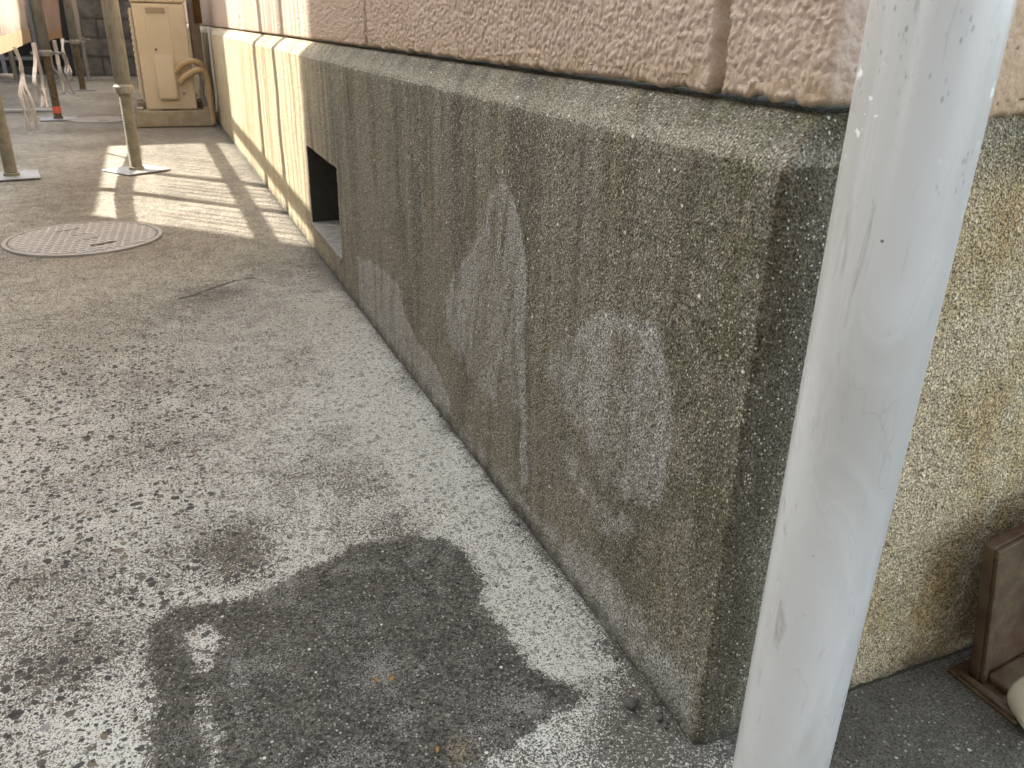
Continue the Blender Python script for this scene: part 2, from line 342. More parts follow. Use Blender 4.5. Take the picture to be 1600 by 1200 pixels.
M = dict(
    plinth=mat_plinth(), stucco=mat_stucco(), ground=mat_ground(), pvc=mat_pvc(), rust=mat_rust(), galv=mat_galv(), block=mat_block(),
    rod=simple('brown_threaded_steel', (0.17, 0.13, 0.075), (0.10, 0.075, 0.045), 40, 0.6, 0.3),
    rodgrey=simple('grey_threaded_steel', (0.27, 0.255, 0.19), (0.20, 0.19, 0.14), 30, 0.6, 0.3),
    plate=simple('zinc_plate', (0.33, 0.34, 0.36), (0.26, 0.27, 0.29), 25, 0.5, 0.25),
    tape=simple('red_tape', (0.75, 0.15, 0.09), (0.62, 0.12, 0.08), 30, 0.5),
    ac=simple('beige_ac_paint', (0.60, 0.51, 0.365), (0.64, 0.55, 0.40), 5, 0.45, bump=0.0004),
    acdark=simple('black_recess', (0.03, 0.028, 0.025), None, 5, 0.7),
    foot=simple('pale_concrete_foot', (0.42, 0.37, 0.28), (0.33, 0.29, 0.21), 18, 0.9, bump=0.003),
    hose=simple('tan_insulation', (0.52, 0.39, 0.23), (0.46, 0.34, 0.19), 30, 0.7, bump=0.001, bscale=80),
    duct=simple('taupe_duct', (0.33, 0.27, 0.22), (0.28, 0.22, 0.17), 12, 0.5),
    brown=simple('brown_pvc', (0.19, 0.10, 0.035), (0.14, 0.075, 0.03), 10, 0.4),
    tapewrap=simple('white_wrap_tape', (0.68, 0.67, 0.64), (0.55, 0.53, 0.5), 60, 0.6, bump=0.003, bscale=60),
    lid=simple('pale_manhole_iron', (0.47, 0.45, 0.435), (0.53, 0.51, 0.49), 9, 0.65, 0.0, bump=0.001, bscale=250),
    liddark=simple('manhole_grime', (0.31, 0.295, 0.28), (0.37, 0.35, 0.335), 25, 0.75),
    cord=simple('white_cord', (0.66, 0.63, 0.60), (0.54, 0.50, 0.46), 50, 0.8),
    cream=simple('cream_plastic', (0.62, 0.58, 0.47), (0.55, 0.50, 0.40), 14, 0.4),
    creamin=simple('dark_pipe_inside', (0.04, 0.022, 0.015), (0.07, 0.04, 0.025), 20, 0.8),
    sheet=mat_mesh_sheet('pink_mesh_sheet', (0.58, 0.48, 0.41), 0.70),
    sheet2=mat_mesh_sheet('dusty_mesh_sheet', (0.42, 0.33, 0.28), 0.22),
    sheet3=mat_mesh_sheet('grey_mesh_sheet', (0.48, 0.46, 0.44), 0.20),
    hem=mat_mesh_sheet('tan_hem', (0.36, 0.27, 0.18), 0.05),
    hem2=mat_mesh_sheet('brown_hem', (0.36, 0.25, 0.16), 0.05),
    niche=simple('sooty_concrete', (0.040, 0.037, 0.032), (0.055, 0.05, 0.042), 30, 0.95, bump=0.002),  # near-black faces of the vent recess
    sill=simple('dusty_sill_concrete', (0.27, 0.26, 0.235), (0.20, 0.19, 0.165), 40, 0.9, bump=0.003),
    shed=simple('black_sheet_metal', (0.022, 0.022, 0.022), (0.03, 0.03, 0.028), 8, 0.8),
    rack=simple('grey_steel_rack', (0.20, 0.20, 0.20), (0.15, 0.15, 0.15), 20, 0.6),
    nb=simple('neighbour_render', (0.46, 0.45, 0.42), (0.40, 0.39, 0.36), 3, 0.85, bump=0.003),
    stone=simple('dark_pebble', (0.09, 0.088, 0.085), (0.05, 0.05, 0.05), 120, 0.7),
    whitestone=simple('white_stone_chip', (0.62, 0.60, 0.55), (0.5, 0.48, 0.43), 120, 0.7),
    leaf=simple('dry_leaf', (0.52, 0.36, 0.14), (0.45, 0.30, 0.11), 90, 0.7),
    strip=simple('pale_batten', (0.52, 0.53, 0.55), (0.45, 0.46, 0.48), 12, 0.7),
)

# ------------------------------------------------------------ object helpers
def link(name, me, mat, parent=None, smooth=False):
    o = bpy.data.objects.new(name, me); COL.objects.link(o)
    if mat is not None: me.materials.append(mat)
    if smooth:
        me.polygons.foreach_set('use_smooth', [True] * len(me.polygons))
    if parent is not None: o.parent = parent
    return o
def tag(o, label=None, cat=None, group=None, kind=None):
    if label: o['label'] = label
    if cat: o['category'] = cat
    if group: o['group'] = group
    if kind: o['kind'] = kind
    return o
def thing(name, label, cat, loc=(0, 0, 0), rz=0.0, group=None):
    o = bpy.data.objects.new(name, None); COL.objects.link(o); o.location = loc; o.rotation_euler.z = rz; o.empty_display_size = 0.1
    return tag(o, label, cat, group)
def grid_mesh(name, V, nx, ny, keep=None, attrs=None, extra_faces=None):
    """V: (ny*nx,3), row-major; builds quads"""
    me = bpy.data.meshes.new(name)
    i = np.arange(nx - 1)[None, :] + nx * np.arange(ny - 1)[:, None]
    F = np.stack([i, i + 1, i + nx + 1, i + nx], -1).reshape(-1, 4)
    if keep is not None: F = F[keep.reshape(-1)]
    nv, nf = len(V), len(F)
    me.vertices.add(nv); me.vertices.foreach_set('co', V.astype(np.float32).ravel())
    me.loops.add(nf * 4); me.loops.foreach_set('vertex_index', F.astype(np.int32).ravel())
    me.polygons.add(nf); me.polygons.foreach_set('loop_start', np.arange(0, nf * 4, 4, dtype=np.int32))
    me.polygons.foreach_set('use_smooth', np.ones(nf, bool))
    me.update(calc_edges=True)
    for k, a in (attrs or {}).items():
        at = me.attributes.new(k, 'FLOAT', 'POINT'); at.data.foreach_set('value', np.asarray(a, np.float32).ravel())
    return me
def bm_mesh(name, bm, mat, parent=None, smooth=False, auto=None):
    bmesh.ops.recalc_face_normals(bm, faces=bm.faces)
    me = bpy.data.meshes.new(name); bm.to_mesh(me); bm.free()
    return link(name, me, mat, parent, smooth)
def box(bm, lo, hi, bev=0.0, seg=2, rot=None):
    r = bmesh.ops.create_cube(bm, size=1.0); vs = r['verts']
    c = [(a + b) / 2 for a, b in zip(lo, hi)]; s = [b - a for a, b in zip(lo, hi)]
    for v in vs: v.co = Vector((v.co.x * s[0], v.co.y * s[1], v.co.z * s[2]))
    if bev > 0:
        es = list({e for v in vs for e in v.link_edges})
        r2 = bmesh.ops.bevel(bm, geom=es, offset=bev, segments=seg, affect='EDGES', profile=0.5)
        vs = list({v for f in r2['faces'] for v in f.verts} | {v for v in vs if v.is_valid})
    for v in vs:
        if rot is not None: v.co = rot @ v.co
        v.co += Vector(c)
    return vs
def tube(bm, pts, rad, n=12, cap=True):
    """round tube along a polyline; rad a number or a list"""
    pts = [Vector(p) for p in pts]; rings = []
    for i, p in enumerate(pts):
        d = (pts[min(i + 1, len(pts) - 1)] - pts[max(i - 1, 0)]).normalized()
        a = Vector((0, 0, 1)) if abs(d.z) < 0.9 else Vector((1, 0, 0))
        u = d.cross(a).normalized(); w = d.cross(u)
        r = rad[i] if isinstance(rad, (list, tuple)) else rad
        rings.append([bm.verts.new(p + (u * math.cos(2 * math.pi * k / n) + w * math.sin(2 * math.pi * k / n)) * r) for k in range(n)])
    for A, B in zip(rings[:-1], rings[1:]):
        for k in range(n): bm.faces.new((A[k], A[(k + 1) % n], B[(k + 1) % n], B[k]))
    if cap:
        bm.faces.new(rings[0]); bm.faces.new(rings[-1][::-1])
def lathe(bm, prof, n=24, c=(0, 0, 0)):
    rings = []
    for r, z in prof:
        rings.append([bm.verts.new((c[0] + r * math.cos(2 * math.pi * k / n), c[1] + r * math.sin(2 * math.pi * k / n), c[2] + z)) for k in range(n)])
    for A, B in zip(rings[:-1], rings[1:]):
        for k in range(n): bm.faces.new((A[k], A[(k + 1) % n], B[(k + 1) % n], B[k]))
    return rings
def curve(ctrl, n=24):
    """Catmull-Rom through control points"""
    P = [Vector(c) for c in ctrl]; P = [2 * P[0] - P[1]] + P + [2 * P[-1] - P[-2]]; out = []
    for i in range(1, len(P) - 2):
        for k in range(n):
            t = k / n; a, b, c, d = P[i - 1], P[i], P[i + 1], P[i + 2]
            out.append(0.5 * ((2 * b) + (-a + c) * t + (2 * a - 5 * b + 4 * c - d) * t * t + (-a + 3 * b - 3 * c + d) * t ** 3))
    out.append(P[-2]); return out
def axis(*segs):
    """non-uniform coordinates: (start, end, step) runs joined"""
    out = []
    for a, b, st in segs:
        n = max(1, int(round(abs(b - a) / st))); out += list(np.linspace(a, b, n + 1)[:-1])
    out.append(segs[-1][1]); return np.array(out)

# ------------------------------------------------------------ ground
DARK = [(-0.5, 0.373), (-0.479, 0.401), (-0.458, 0.406), (-0.422, 0.395), (-0.378, 0.391), (-0.352, 0.408), (-0.334, 0.417), (-0.309, 0.429), (-0.275, 0.435), (-0.246, 0.455), (-0.222, 0.457), (-0.202, 0.448), (-0.165, 0.45), (-0.147, 0.433), (-0.124, 0.434), (-0.117, 0.412), (-0.107, 0.389), (-0.105, 0.358), (-0.105, 0.311), (-0.123, 0.287), (-0.122, 0.268), (-0.121, 0.245), (-0.115, 0.222), (-0.115, 0.193), (-0.114, 0.16), (-0.094, 0.129), (-0.068, 0.097), (-0.087, 0.089), (-0.114, 0.086), (-0.147, 0.077), (-0.173, 0.065), (-0.198, 0.063), (-0.212, 0.045), (-0.227, 0.013), (-0.268, -0.017), (-0.409, 0.04), (-0.451, 0.104), (-0.46, 0.14), (-0.501, 0.145), (-0.504, 0.21), (-0.492, 0.25), (-0.499, 0.291), (-0.503, 0.335)]
HOLE_A = [(-0.462, 0.358), (-0.432, 0.362), (-0.42, 0.324), (-0.427, 0.294), (-0.444, 0.28), (-0.459, 0.305)]
HOLE_B = [(-0.457, 0.245), (-0.446, 0.237), (-0.436, 0.191), (-0.437, 0.151), (-0.447, 0.124), (-0.456, 0.127), (-0.452, 0.189)]
OCHRE = [(-0.239, 0.096), (-0.224, 0.1), (-0.202, 0.088), (-0.204, 0.065), (-0.213, 0.053), (-0.247, 0.063)]
SPOTS = [((-0.655, 0.756), 0.09, 0.8), ((-0.527, 1.135), 0.1, 0.55), ((-0.711, 1.235), 0.14, 0.5), ((-0.388, 0.514), 0.05, 0.7), ((-0.445, 0.52), 0.06, 0.5), ((-0.179, 0.465), 0.05, 0.55), ((-0.601, 0.384), 0.06, 0.5), ((-0.566, 0.339), 0.05, 0.5), ((-0.009, 0.021), 0.07, 0.9), ((-0.068, 0.015), 0.05, 0.7), ((-0.01, 0.151), 0.025, 0.8), ((-0.005, 0.334), 0.02, 0.9), ((-0.002, 0.748), 0.03, 0.6), ((-0.011, 0.979), 0.05, 0.5), ((-0.006, 1.446), 0.12, 0.5), ((0.011, 1.841), 0.12, 0.6), ((-0.336, 1.671), 0.08, 0.6), ((-0.661, 1.485), 0.2, 0.45), ((-0.385, 0.466), 0.04, 0.5), ((-0.477, 0.838), 0.08, 0.4), ((-0.201, 0.603), 0.05, 0.45), ((-0.267, 0.669), 0.06, 0.3), ((-0.025, 0.069), 0.03, 0.6), ((-0.59, 0.517), 0.07, 0.35), ((-0.641, 0.537), 0.06, 0.4), ((-0.272, 0.084), 0.06, 0.2), ((-0.169, 0.043), 0.03, 0.5)]
CRACK = [(-0.436, 1.649), (-0.382, 1.675), (-0.332, 1.728), (-0.261, 1.784), (-0.16, 1.809)]
gx = axis((-80, -20, 12), (-20, -4, 2), (-4, -1.6, 0.06), (-1.6, -0.9, 0.012), (-0.9, 0.55, 0.0042), (0.55, 0.9, 0.02), (0.9, 4, 0.3), (4, 20, 3), (20, 80, 12))
gy = axis((-80, -20, 12), (-20, -3, 2), (-3, -0.5, 0.1), (-0.5, -0.25, 0.015), (-0.25, 1.3, 0.0045), (1.3, 3.2, 0.012), (3.2, 12, 0.07), (12, 20, 1), (20, 90, 12))
GX, GY = np.meshgrid(gx, gy); gxx, gyy = GX.ravel(), GY.ravel()
near = ((gxx > -1.7) & (gxx < 1) & (gyy > -0.6) & (gyy < 3.3)).astype(float)
zz = 0.0022 * (fbm(gxx * 5, gyy * 5, None, 3, 3) - 0.3) + near * (0.0013 * fbm(gxx * 75, gyy * 75, None, 3, 9) + 0.0006 * vnoise(gxx * 190, gyy * 190, None, 14))
pm = sstep(0.017, -0.017, sdf(DARK, gxx, gyy))
for hpoly in (HOLE_A, HOLE_B): pm = np.minimum(pm, 1 - 0.72 * sstep(0.018, -0.018, sdf(hpoly, gxx, gyy)))
zz += near * pm * 0.0012
dirt = 0.11 + 0.24 * np.clip(fbm(gxx * 2.6, gyy * 2.6, None, 4, 31), -1, 1)
for (cx, cy), rr, st in SPOTS:
    dirt += (0.60 if rr < 0.09 else 0.30) * st * np.exp(-(((gxx - cx) ** 2 + (gyy - cy) ** 2) / (rr * rr)))
dirt += 0.25 * sstep(1.2, 2.2, gyy)
dirt += 0.8 * np.exp(-np.maximum(-gxx, 0) / 0.018) * (gyy > -0.01) * (gxx < 0.01)
dirt -= 0.22 * sstep(0.05, 0.0, np.abs(gxx + 0.06 + 0.0 * gyy) - 0.06) * (gyy > 0.12) * (gyy < 1.6)
crk = sstep(0.010, 0.0, linedist(CRACK, gxx, gyy) + 0.004 * vnoise(gxx * 40, gyy * 40, None, 5))
crk = np.maximum(crk, sstep(0.006, 0.001, np.abs(gxx)) * (gyy > 0.0))
crk = np.maximum(crk, sstep(0.006, 0.001, np.abs(gyy)) * (gxx > 0.0))
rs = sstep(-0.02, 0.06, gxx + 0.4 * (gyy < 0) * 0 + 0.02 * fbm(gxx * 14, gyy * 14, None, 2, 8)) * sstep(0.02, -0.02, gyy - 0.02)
peb = np.clip(sstep(-0.30, -0.58, gxx + 0.12 * fbm(gxx * 4, gyy * 4, None, 2, 5)) * sstep(1.7, 0.7, gyy) + 0.35, 0, 1) * (1 - pm)
warm = sstep(0.6, 2.3, gyy + 0.25 * fbm(gxx * 3, gyy * 3, None, 2, 2)) * sstep(-1.2, -0.7, gxx - 0.04 * gyy)
zz -= 0.004 * sstep(0.01, 0.0, np.abs(gxx)) * (gyy > 0.0) * near
och = 0.72 * sstep(0.03, -0.03, sdf(OCHRE, gxx, gyy))
gme = grid_mesh('ground', np.stack([gxx, gyy, zz], -1), len(gx), len(gy), None,
                dict(patch=pm, dirt=dirt, crack=crk, rightside=rs, pebble=peb, warm=warm, ochre=och))
tag(link('ground', gme, M['ground']), 'worn concrete yard with exposed sand and a dark patched area', None, None, 'structure')

# ------------------------------------------------------------ the house: plinth, stucco wall, vent opening
house = thing('house', 'pink stucco house with stained rendered plinth, left of the white downpipe', 'house')
RAD = 0.007
def corner_path(main, end):
    """plan path: far main wall -> round corner -> end wall; returns x, y, miter weights, 1-D distance"""
    xs, ys, mx, my, nx_, ny_ = [], [], [], [], [], []
    for y in main: xs.append(0); ys.append(y); nx_.append(1); ny_.append(0); mx.append(1); my.append(max(0, 1 - (y - RAD) / 0.3))
    for k in range(1, 8):
        a = math.pi + k / 8 * math.pi / 2
        xs.append(RAD + RAD * math.cos(a)); ys.append(RAD + RAD * math.sin(a)); nx_.append(-math.cos(a)); ny_.append(-math.sin(a)); mx.append(1); my.append(1)
    for x in end: xs.append(x); ys.append(0); nx_.append(0); ny_.append(1); mx.append(max(0, 1 - (x - RAD) / 0.3)); my.append(1)
    A = [np.array(q, float) for q in (xs, ys, mx, my, nx_, ny_)]
    s = np.concatenate([[0], np.cumsum(np.hypot(np.diff(A[0]), np.diff(A[1])))])
    return A, s
VY0, VY1, VZ0, VZ1 = 1.640, 2.075, 0.074, 0.309
main = axis((12.0, 6.0, 0.25), (6.0, 2.6, 0.03), (2.6, VY1, 0.0125), (VY1, VY0, 0.0087), (VY0, 1.0, 0.006), (1.0, RAD, 0.0028))
endx = axis((RAD, 0.6, 0.0028), (0.6, 1.2, 0.02), (1.2, 6.0, 0.3))
(px, py, mx, my, pnx, pny), ps = corner_path(main, endx)
zr = axis((-0.06, 0.0, 0.02), (0.0, VZ0, 0.0037), (VZ0, VZ1, 0.0031), (VZ1, 0.556, 0.0031))
prof = [(z, 0.0) for z in zr]
prof += [(0.5562, 0.0), (0.5566, 0.0003), (0.5568, 0.0006)]
for q in range(1, 15):                              # rounded arris, sloping ledge, flat under the stucco
    u = q / 14; prof.append((0.5565 + 0.037 * u ** 0.85, 0.036 * u ** 1.1))
prof += [(0.5945, 0.05), (0.595, 0.11)]
PZ = np.array([p[0] for p in prof]); PO = np.array([p[1] for p in prof])
nP, nR = len(px), len(PZ)
S, Zg = np.meshgrid(ps, PZ); O = np.repeat(PO[:, None], nP, 1)
X = px[None, :] + O * mx[None, :]; Y = py[None, :] + O * my[None, :] * 0.30
NXg, NYg = np.repeat(pnx[None, :], nR, 0), np.repeat(pny[None, :], nR, 0)
wgt = sstep(3.2, 1.2, np.abs(py))[None, :] * sstep(1.0, 0.6, px)[None, :]
d = 0.0011 * fbm(S * 95, Zg * 95, None, 3, 21) + 0.0007 * vnoise(S * 230, Zg * 230, None, 22)
corner = np.exp(-((S - ps[len(main) + 2]) / 0.007) ** 2)
d += corner * 0.0022 * fbm(S * 40, Zg * 60, None, 3, 23)
d = d * wgt + 0.0022 * fbm(S * 7, Zg * 7, None, 2, 24)
d -= 0.003 * sstep(0.02, 0.0, np.abs(Zg - 0.0)) * 0.5 * (1 + vnoise(S * 25, Zg * 25, None, 6)) * wgt
X += NXg * d; Y += NYg * d
arris = np.exp(-((Zg - 0.557) / 0.006) ** 2)
Zf = Zg + arris * 0.0035 * fbm(S * 45, Zg * 10, None, 3, 41) * wgt
keep = np.ones((nR - 1, nP - 1), bool)
cy_ = 0.5 * (py[:-1] + py[1:]); cz_ = 0.5 * (PZ[:-1] + PZ[1:]); onmain = (px[:-1] < 1e-6) & (px[1:] < 1e-6)
keep[np.ix_((cz_ > VZ0) & (cz_ < VZ1), onmain & (cy_ > VY0) & (cy_ < VY1))] = False
S1 = [(0.566, 0.451), (0.534, 0.466), (0.501, 0.453), (0.474, 0.425), (0.455, 0.38), (0.446, 0.332), (0.448, 0.278), (0.452, 0.203), (0.457, 0.142), (0.533, 0.128), (0.641, 0.124), (0.728, 0.135), (0.773, 0.165), (0.775, 0.222), (0.743, 0.277), (0.662, 0.338), (0.603, 0.389)]
S1B = [(0.511, 0.451), (0.474, 0.425), (0.455, 0.38), (0.444, 0.332), (0.447, 0.261), (0.437, 0.171), (0.42, 0.059), (0.451, 0.042), (0.462, 0.16), (0.477, 0.25), (0.481, 0.321), (0.497, 0.387), (0.521, 0.424)]
S1C = [(0.602, 0.343), (0.642, 0.333), (0.737, 0.277), (0.775, 0.222), (0.777, 0.152), (0.718, 0.133), (0.671, 0.157), (0.656, 0.227), (0.628, 0.287)]
S2 = [(0.305, 0.328), (0.28, 0.354), (0.236, 0.376), (0.186, 0.391), (0.145, 0.39), (0.122, 0.373), (0.108, 0.339), (0.101, 0.295), (0.102, 0.245), (0.111, 0.195), (0.16, 0.182), (0.222, 0.162), (0.254, 0.174), (0.266, 0.206), (0.276, 0.26), (0.274, 0.308)]
S2H = [(0.227, 0.355), (0.203, 0.374), (0.171, 0.374), (0.164, 0.343), (0.181, 0.315), (0.213, 0.309)]
S2B = [(0.349, 0.165), (0.298, 0.191), (0.262, 0.174), (0.22, 0.155), (0.159, 0.174), (0.124, 0.164), (0.199, 0.107), (0.255, 0.116), (0.318, 0.135)]
S2C = [(0.396, 0.262), (0.338, 0.325), (0.282, 0.336), (0.266, 0.206), (0.344, 0.213)]
S3 = [(1.44, 0.131), (1.248, 0.162), (1.082, 0.162), (1.04, 0.114), (0.941, 0.087), (0.831, 0.081), (0.764, 0.049), (0.751, 0.015), (0.809, -0.01), (1.017, -0.01), (1.28, -0.011), (1.458, 0.001)]
S4 = [(0.751, 0.011), (0.641, 0.033), (0.388, 0.037), (0.225, 0.072), (0.06, 0.073), (0.011, 0.082), (0.001, 0.0), (0.109, -0.009), (0.446, 0.005), (0.727, -0.006)]
Yc = np.repeat(py[None, :], nR, 0); Xc = np.repeat(px[None, :], nR, 0); ismain = (Xc < 1e-6)
near_m = ismain & (Yc < 1.7)
scrub = np.zeros_like(Xc); yy, zv = Yc[near_m], Zg[near_m]; acc = np.zeros_like(yy)
for poly, wv, sf in ((S1, 0.50, 0.016), (S1B, 0.80, 0.010), (S1C, 0.80, 0.03), (S2, 0.76, 0.018), (S2B, 0.62, 0.03), (S2C, 0.58, 0.03), (S3, 0.72, 0.016), (S4, 0.72, 0.03)):
    wv = wv * (sstep(0.11, 0.24, zv) * 0.45 + 0.55 if poly is S2 else 1.0); acc = np.maximum(acc, wv * sstep(sf, -sf, sdf(poly, yy, zv))) + 0.15 * wv * sstep(sf, -sf, sdf(poly, yy, zv))
rim = np.maximum(np.exp(-((sdf(S2, yy, zv) + 0.010) / 0.010) ** 2) * sstep(0.20, 0.26, zv), 0.8 * np.exp(-((sdf(S1, yy, zv) + 0.008) / 0.009) ** 2) * sstep(0.14, 0.22, zv))
rim = np.maximum(rim, 0.6 * np.exp(-((sdf(S3, yy, zv) + 0.008) / 0.010) ** 2) * (zv > 0.03))
acc += 0.38 * rim
acc -= 0.28 * sstep(0.01, -0.02, sdf(S2, yy, zv)) * (0.4 + 0.6 * vnoise(yy * 85 + zv * 10, zv * 7, None, 79))
acc -= 0.30 * sstep(0.01, -0.01, sdf(S2H, yy, zv)) * (0.5 + 0.5 * vnoise(yy * 130 + zv * 12, zv * 9, None, 77))
acc *= 0.85 + 0.3 * vnoise(yy * 70 + zv * 16, zv * 8, None, 71)
scrub[near_m] = acc
dirtp = np.where(ismain, 1.02 - 0.85 * sstep(1.15, 2.6, Yc), 1.0 - 0.98 * sstep(0.02, 0.115, Xc))
dirtp = np.where(ismain, dirtp, np.maximum(dirtp, 1.25 * sstep(0.075, 0.03, Xc)))  # strip next to the downpipe darkened further, standing in for pipe shade
dirtp = dirtp - 0.10 * sstep(0.35, 0.55, Zg) * ismain * sstep(0.9, 1.4, Yc)
dirtp = np.where(ismain, dirtp, dirtp + 0.55 * sstep(0.50, 0.575, Zg) * sstep(0.03, 0.1, Xc))  # dark band below the stucco: staining and soft overhang shade in one tone
ledge = sstep(0.5555, 0.560, Zg) * sstep(0.584, 0.563, Zg) * np.where(ismain, 1, sstep(0.10, 0.02, Xc))  # pale lower part only; upper half kept dark as overhang shade and dirt
ledge = np.maximum(ledge, 0.55 * arris * ismain)
ledge = np.maximum(ledge, 0.30 * corner * (0.5 + 0.6 * vnoise(S * 30, Zg * 45, None, 88)) * (Zg < 0.5))
moss = np.where(ismain, sstep(0.32, 0.0, Yc) * 0.9, sstep(0.52, 0.58, Zg))
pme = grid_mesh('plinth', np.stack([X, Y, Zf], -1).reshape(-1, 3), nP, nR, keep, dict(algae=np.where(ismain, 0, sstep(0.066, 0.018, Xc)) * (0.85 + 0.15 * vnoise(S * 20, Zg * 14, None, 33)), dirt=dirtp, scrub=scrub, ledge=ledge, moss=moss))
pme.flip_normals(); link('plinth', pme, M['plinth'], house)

# vent opening: jambs, soffit, back, sill
vent = bpy.data.objects.new('vent_opening', None); COL.objects.link(vent); vent.parent = house
DEPTH = 0.21
bm = bmesh.new()
def quad(bm, *ps): return bm.faces.new([bm.verts.new(p) for p in ps])
x0 = 0.0015
quad(bm, (x0, VY1, VZ0), (DEPTH, VY1, VZ0), (DEPTH, VY1, VZ1), (x0, VY1, VZ1))
quad(bm, (x0, VY0, VZ0), (x0, VY0, VZ1), (DEPTH, VY0, VZ1), (DEPTH, VY0, VZ0))
quad(bm, (x0, VY0, VZ1), (x0, VY1, VZ1), (DEPTH, VY1, VZ1), (DEPTH, VY0, VZ1))
quad(bm, (DEPTH, VY0, VZ0), (DEPTH, VY0, VZ1), (DEPTH, VY1, VZ1), (DEPTH, VY1, VZ0))
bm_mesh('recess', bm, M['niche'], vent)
bm = bmesh.new(); box(bm, (-0.004, VY0 - 0.004, VZ0 - 0.010), (DEPTH, VY1 + 0.004, VZ0 + 0.004), 0.004, 2)
bm_mesh('sill', bm, M['sill'], vent)

# stucco wall
mains = axis((12.0, 6.0, 0.12), (6.0, 2.6, 0.022), (2.6, 1.5, 0.011), (1.5, 0.8, 0.004), (0.8, 0.5, 0.0022), (0.5, RAD, 0.0014))
ends = axis((RAD, 0.22, 0.0015), (0.22, 0.42, 0.0026), (0.42, 0.8, 0.02), (0.8, 6.0, 0.3))
(px, py, mx, my, pnx, pny), ps = corner_path(mains, ends)
zs = [(0.6015, 0.06), (0.6005, 0.03), (0.600, 0.012), (0.6008, 0.004), (0.603, 0.001)] + [(z, 0.0) for z in axis((0.605, 0.73, 0.0015), (0.73, 1.0, 0.02), (1.0, 5.2, 0.4))]
PZ = np.array([p[0] for p in zs]); PO = np.array([p[1] for p in zs]); nP, nR = len(px), len(PZ)
S, Zg = np.meshgrid(ps, PZ); O = np.repeat(PO[:, None], nP, 1)
Yc = np.repeat(py[None, :], nR, 0); Xc = np.repeat(px[None, :], nR, 0); ismain = Xc < 1e-6
X = 0.030 + px[None, :] + O * mx[None, :]; Y = 0.004 + py[None, :] + O * my[None, :]
wnear = sstep(2.6, 1.6, np.abs(py))[None, :] * sstep(0.6, 0.34, px)[None, :] * sstep(0.78, 0.73, Zg)
wnear = wnear * np.where(PO[:, None] > 0.02, 0.0, 1.0)
l1 = vnoise(S * 165, Zg * 165, None, 51); l2 = vnoise(S * 290, Zg * 290, None, 52); l3 = fbm(S * 60, Zg * 60, None, 2, 53)
wx = S + 0.0012 * vnoise(S * 200, Zg * 200, None, 81); wz = Zg + 0.0012 * vnoise(S * 200, Zg * 200, None, 82)
wa, ha = worley(wx * 200, wz * 200, 5); wb, hb = worley(wx * 125 + 3.3, wz * 125, 6)
lump = np.maximum(np.sqrt(np.clip(1 - (wa / 0.78) ** 2, 0, 1)) * (0.35 + 0.75 * ha), np.sqrt(np.clip(1 - (wb / 0.72) ** 2, 0, 1)) * (0.25 + 0.95 * hb)) + 0.30 * l3 + 0.18 * l2
flat = np.where(ismain, 1.0, 0.85 - 0.4 * sstep(0.06, 0.14, Xc))
GR = [0.132 + 1.2425 * k for k in range(9)]
gv = np.zeros_like(Xc)
for gy0 in GR: gv = np.maximum(gv, ismain * sstep(0.0110, 0.0070, np.abs(Yc - gy0 + 0.002 * vnoise(Zg * 60, Zg * 0, None, 66))))
d = -0.0029 * (lump - 0.6) * wnear * flat * (1 - 0.6 * gv) + 0.015 * gv
d += 0.0015 * fbm(S * 6, Zg * 6, None, 2, 58)
X += pnx[None, :] * d; Y += pny[None, :] * d
Zf = Zg + np.where(Zg < 0.612, 0.0035 * fbm(S * 55, S * 0, None, 3, 61) * wnear + 0.004 * gv, 0) - 0.012 * (~ismain) * sstep(0.06, 0.10, Xc) * sstep(0.64, 0.60, Zg)
pit = np.clip((0.12 - lump) * 2.0, 0, 1) * wnear
sme = grid_mesh('stucco_wall', np.stack([X, Y, Zf], -1).reshape(-1, 3), nP, nR, None,
                dict(groove=gv, endface=np.where(ismain, 0, sstep(0.02, 0.08, Xc)), pit=pit, coarse=1 - wnear))
sme.flip_normals(); link('stucco_wall', sme, M['stucco'], house)
bm = bmesh.new(); box(bm, (-0.45, -0.45, 5.2), (6.4, 12.4, 5.35), 0.02)
bm_mesh('roof', bm, M['duct'], house)

# ------------------------------------------------------------ downpipe
dp = thing('downpipe', 'white plastic downpipe with grimy streaks standing at the house corner', 'downpipe', (0.010, -0.095, 0))
bm = bmesh.new(); lathe(bm, [(0.038, -0.05), (0.038, 0.2), (0.038, 0.4), (0.038, 0.6), (0.038, 0.9), (0.038, 1.6), (0.038, 3.0), (0.038, 5.1)], 64)
bm_mesh('pipe', bm, M['pvc'], dp, True)
bm = bmesh.new(); lathe(bm, [(0.0385, 1.48), (0.0415, 1.48), (0.0415, 1.51), (0.0385, 1.51), (0.0385, 1.48)], 48); box(bm, (-0.008, 0.038, 1.488), (0.008, 0.096, 1.502))
bm_mesh('wall_clip', bm, M['plate'], dp)

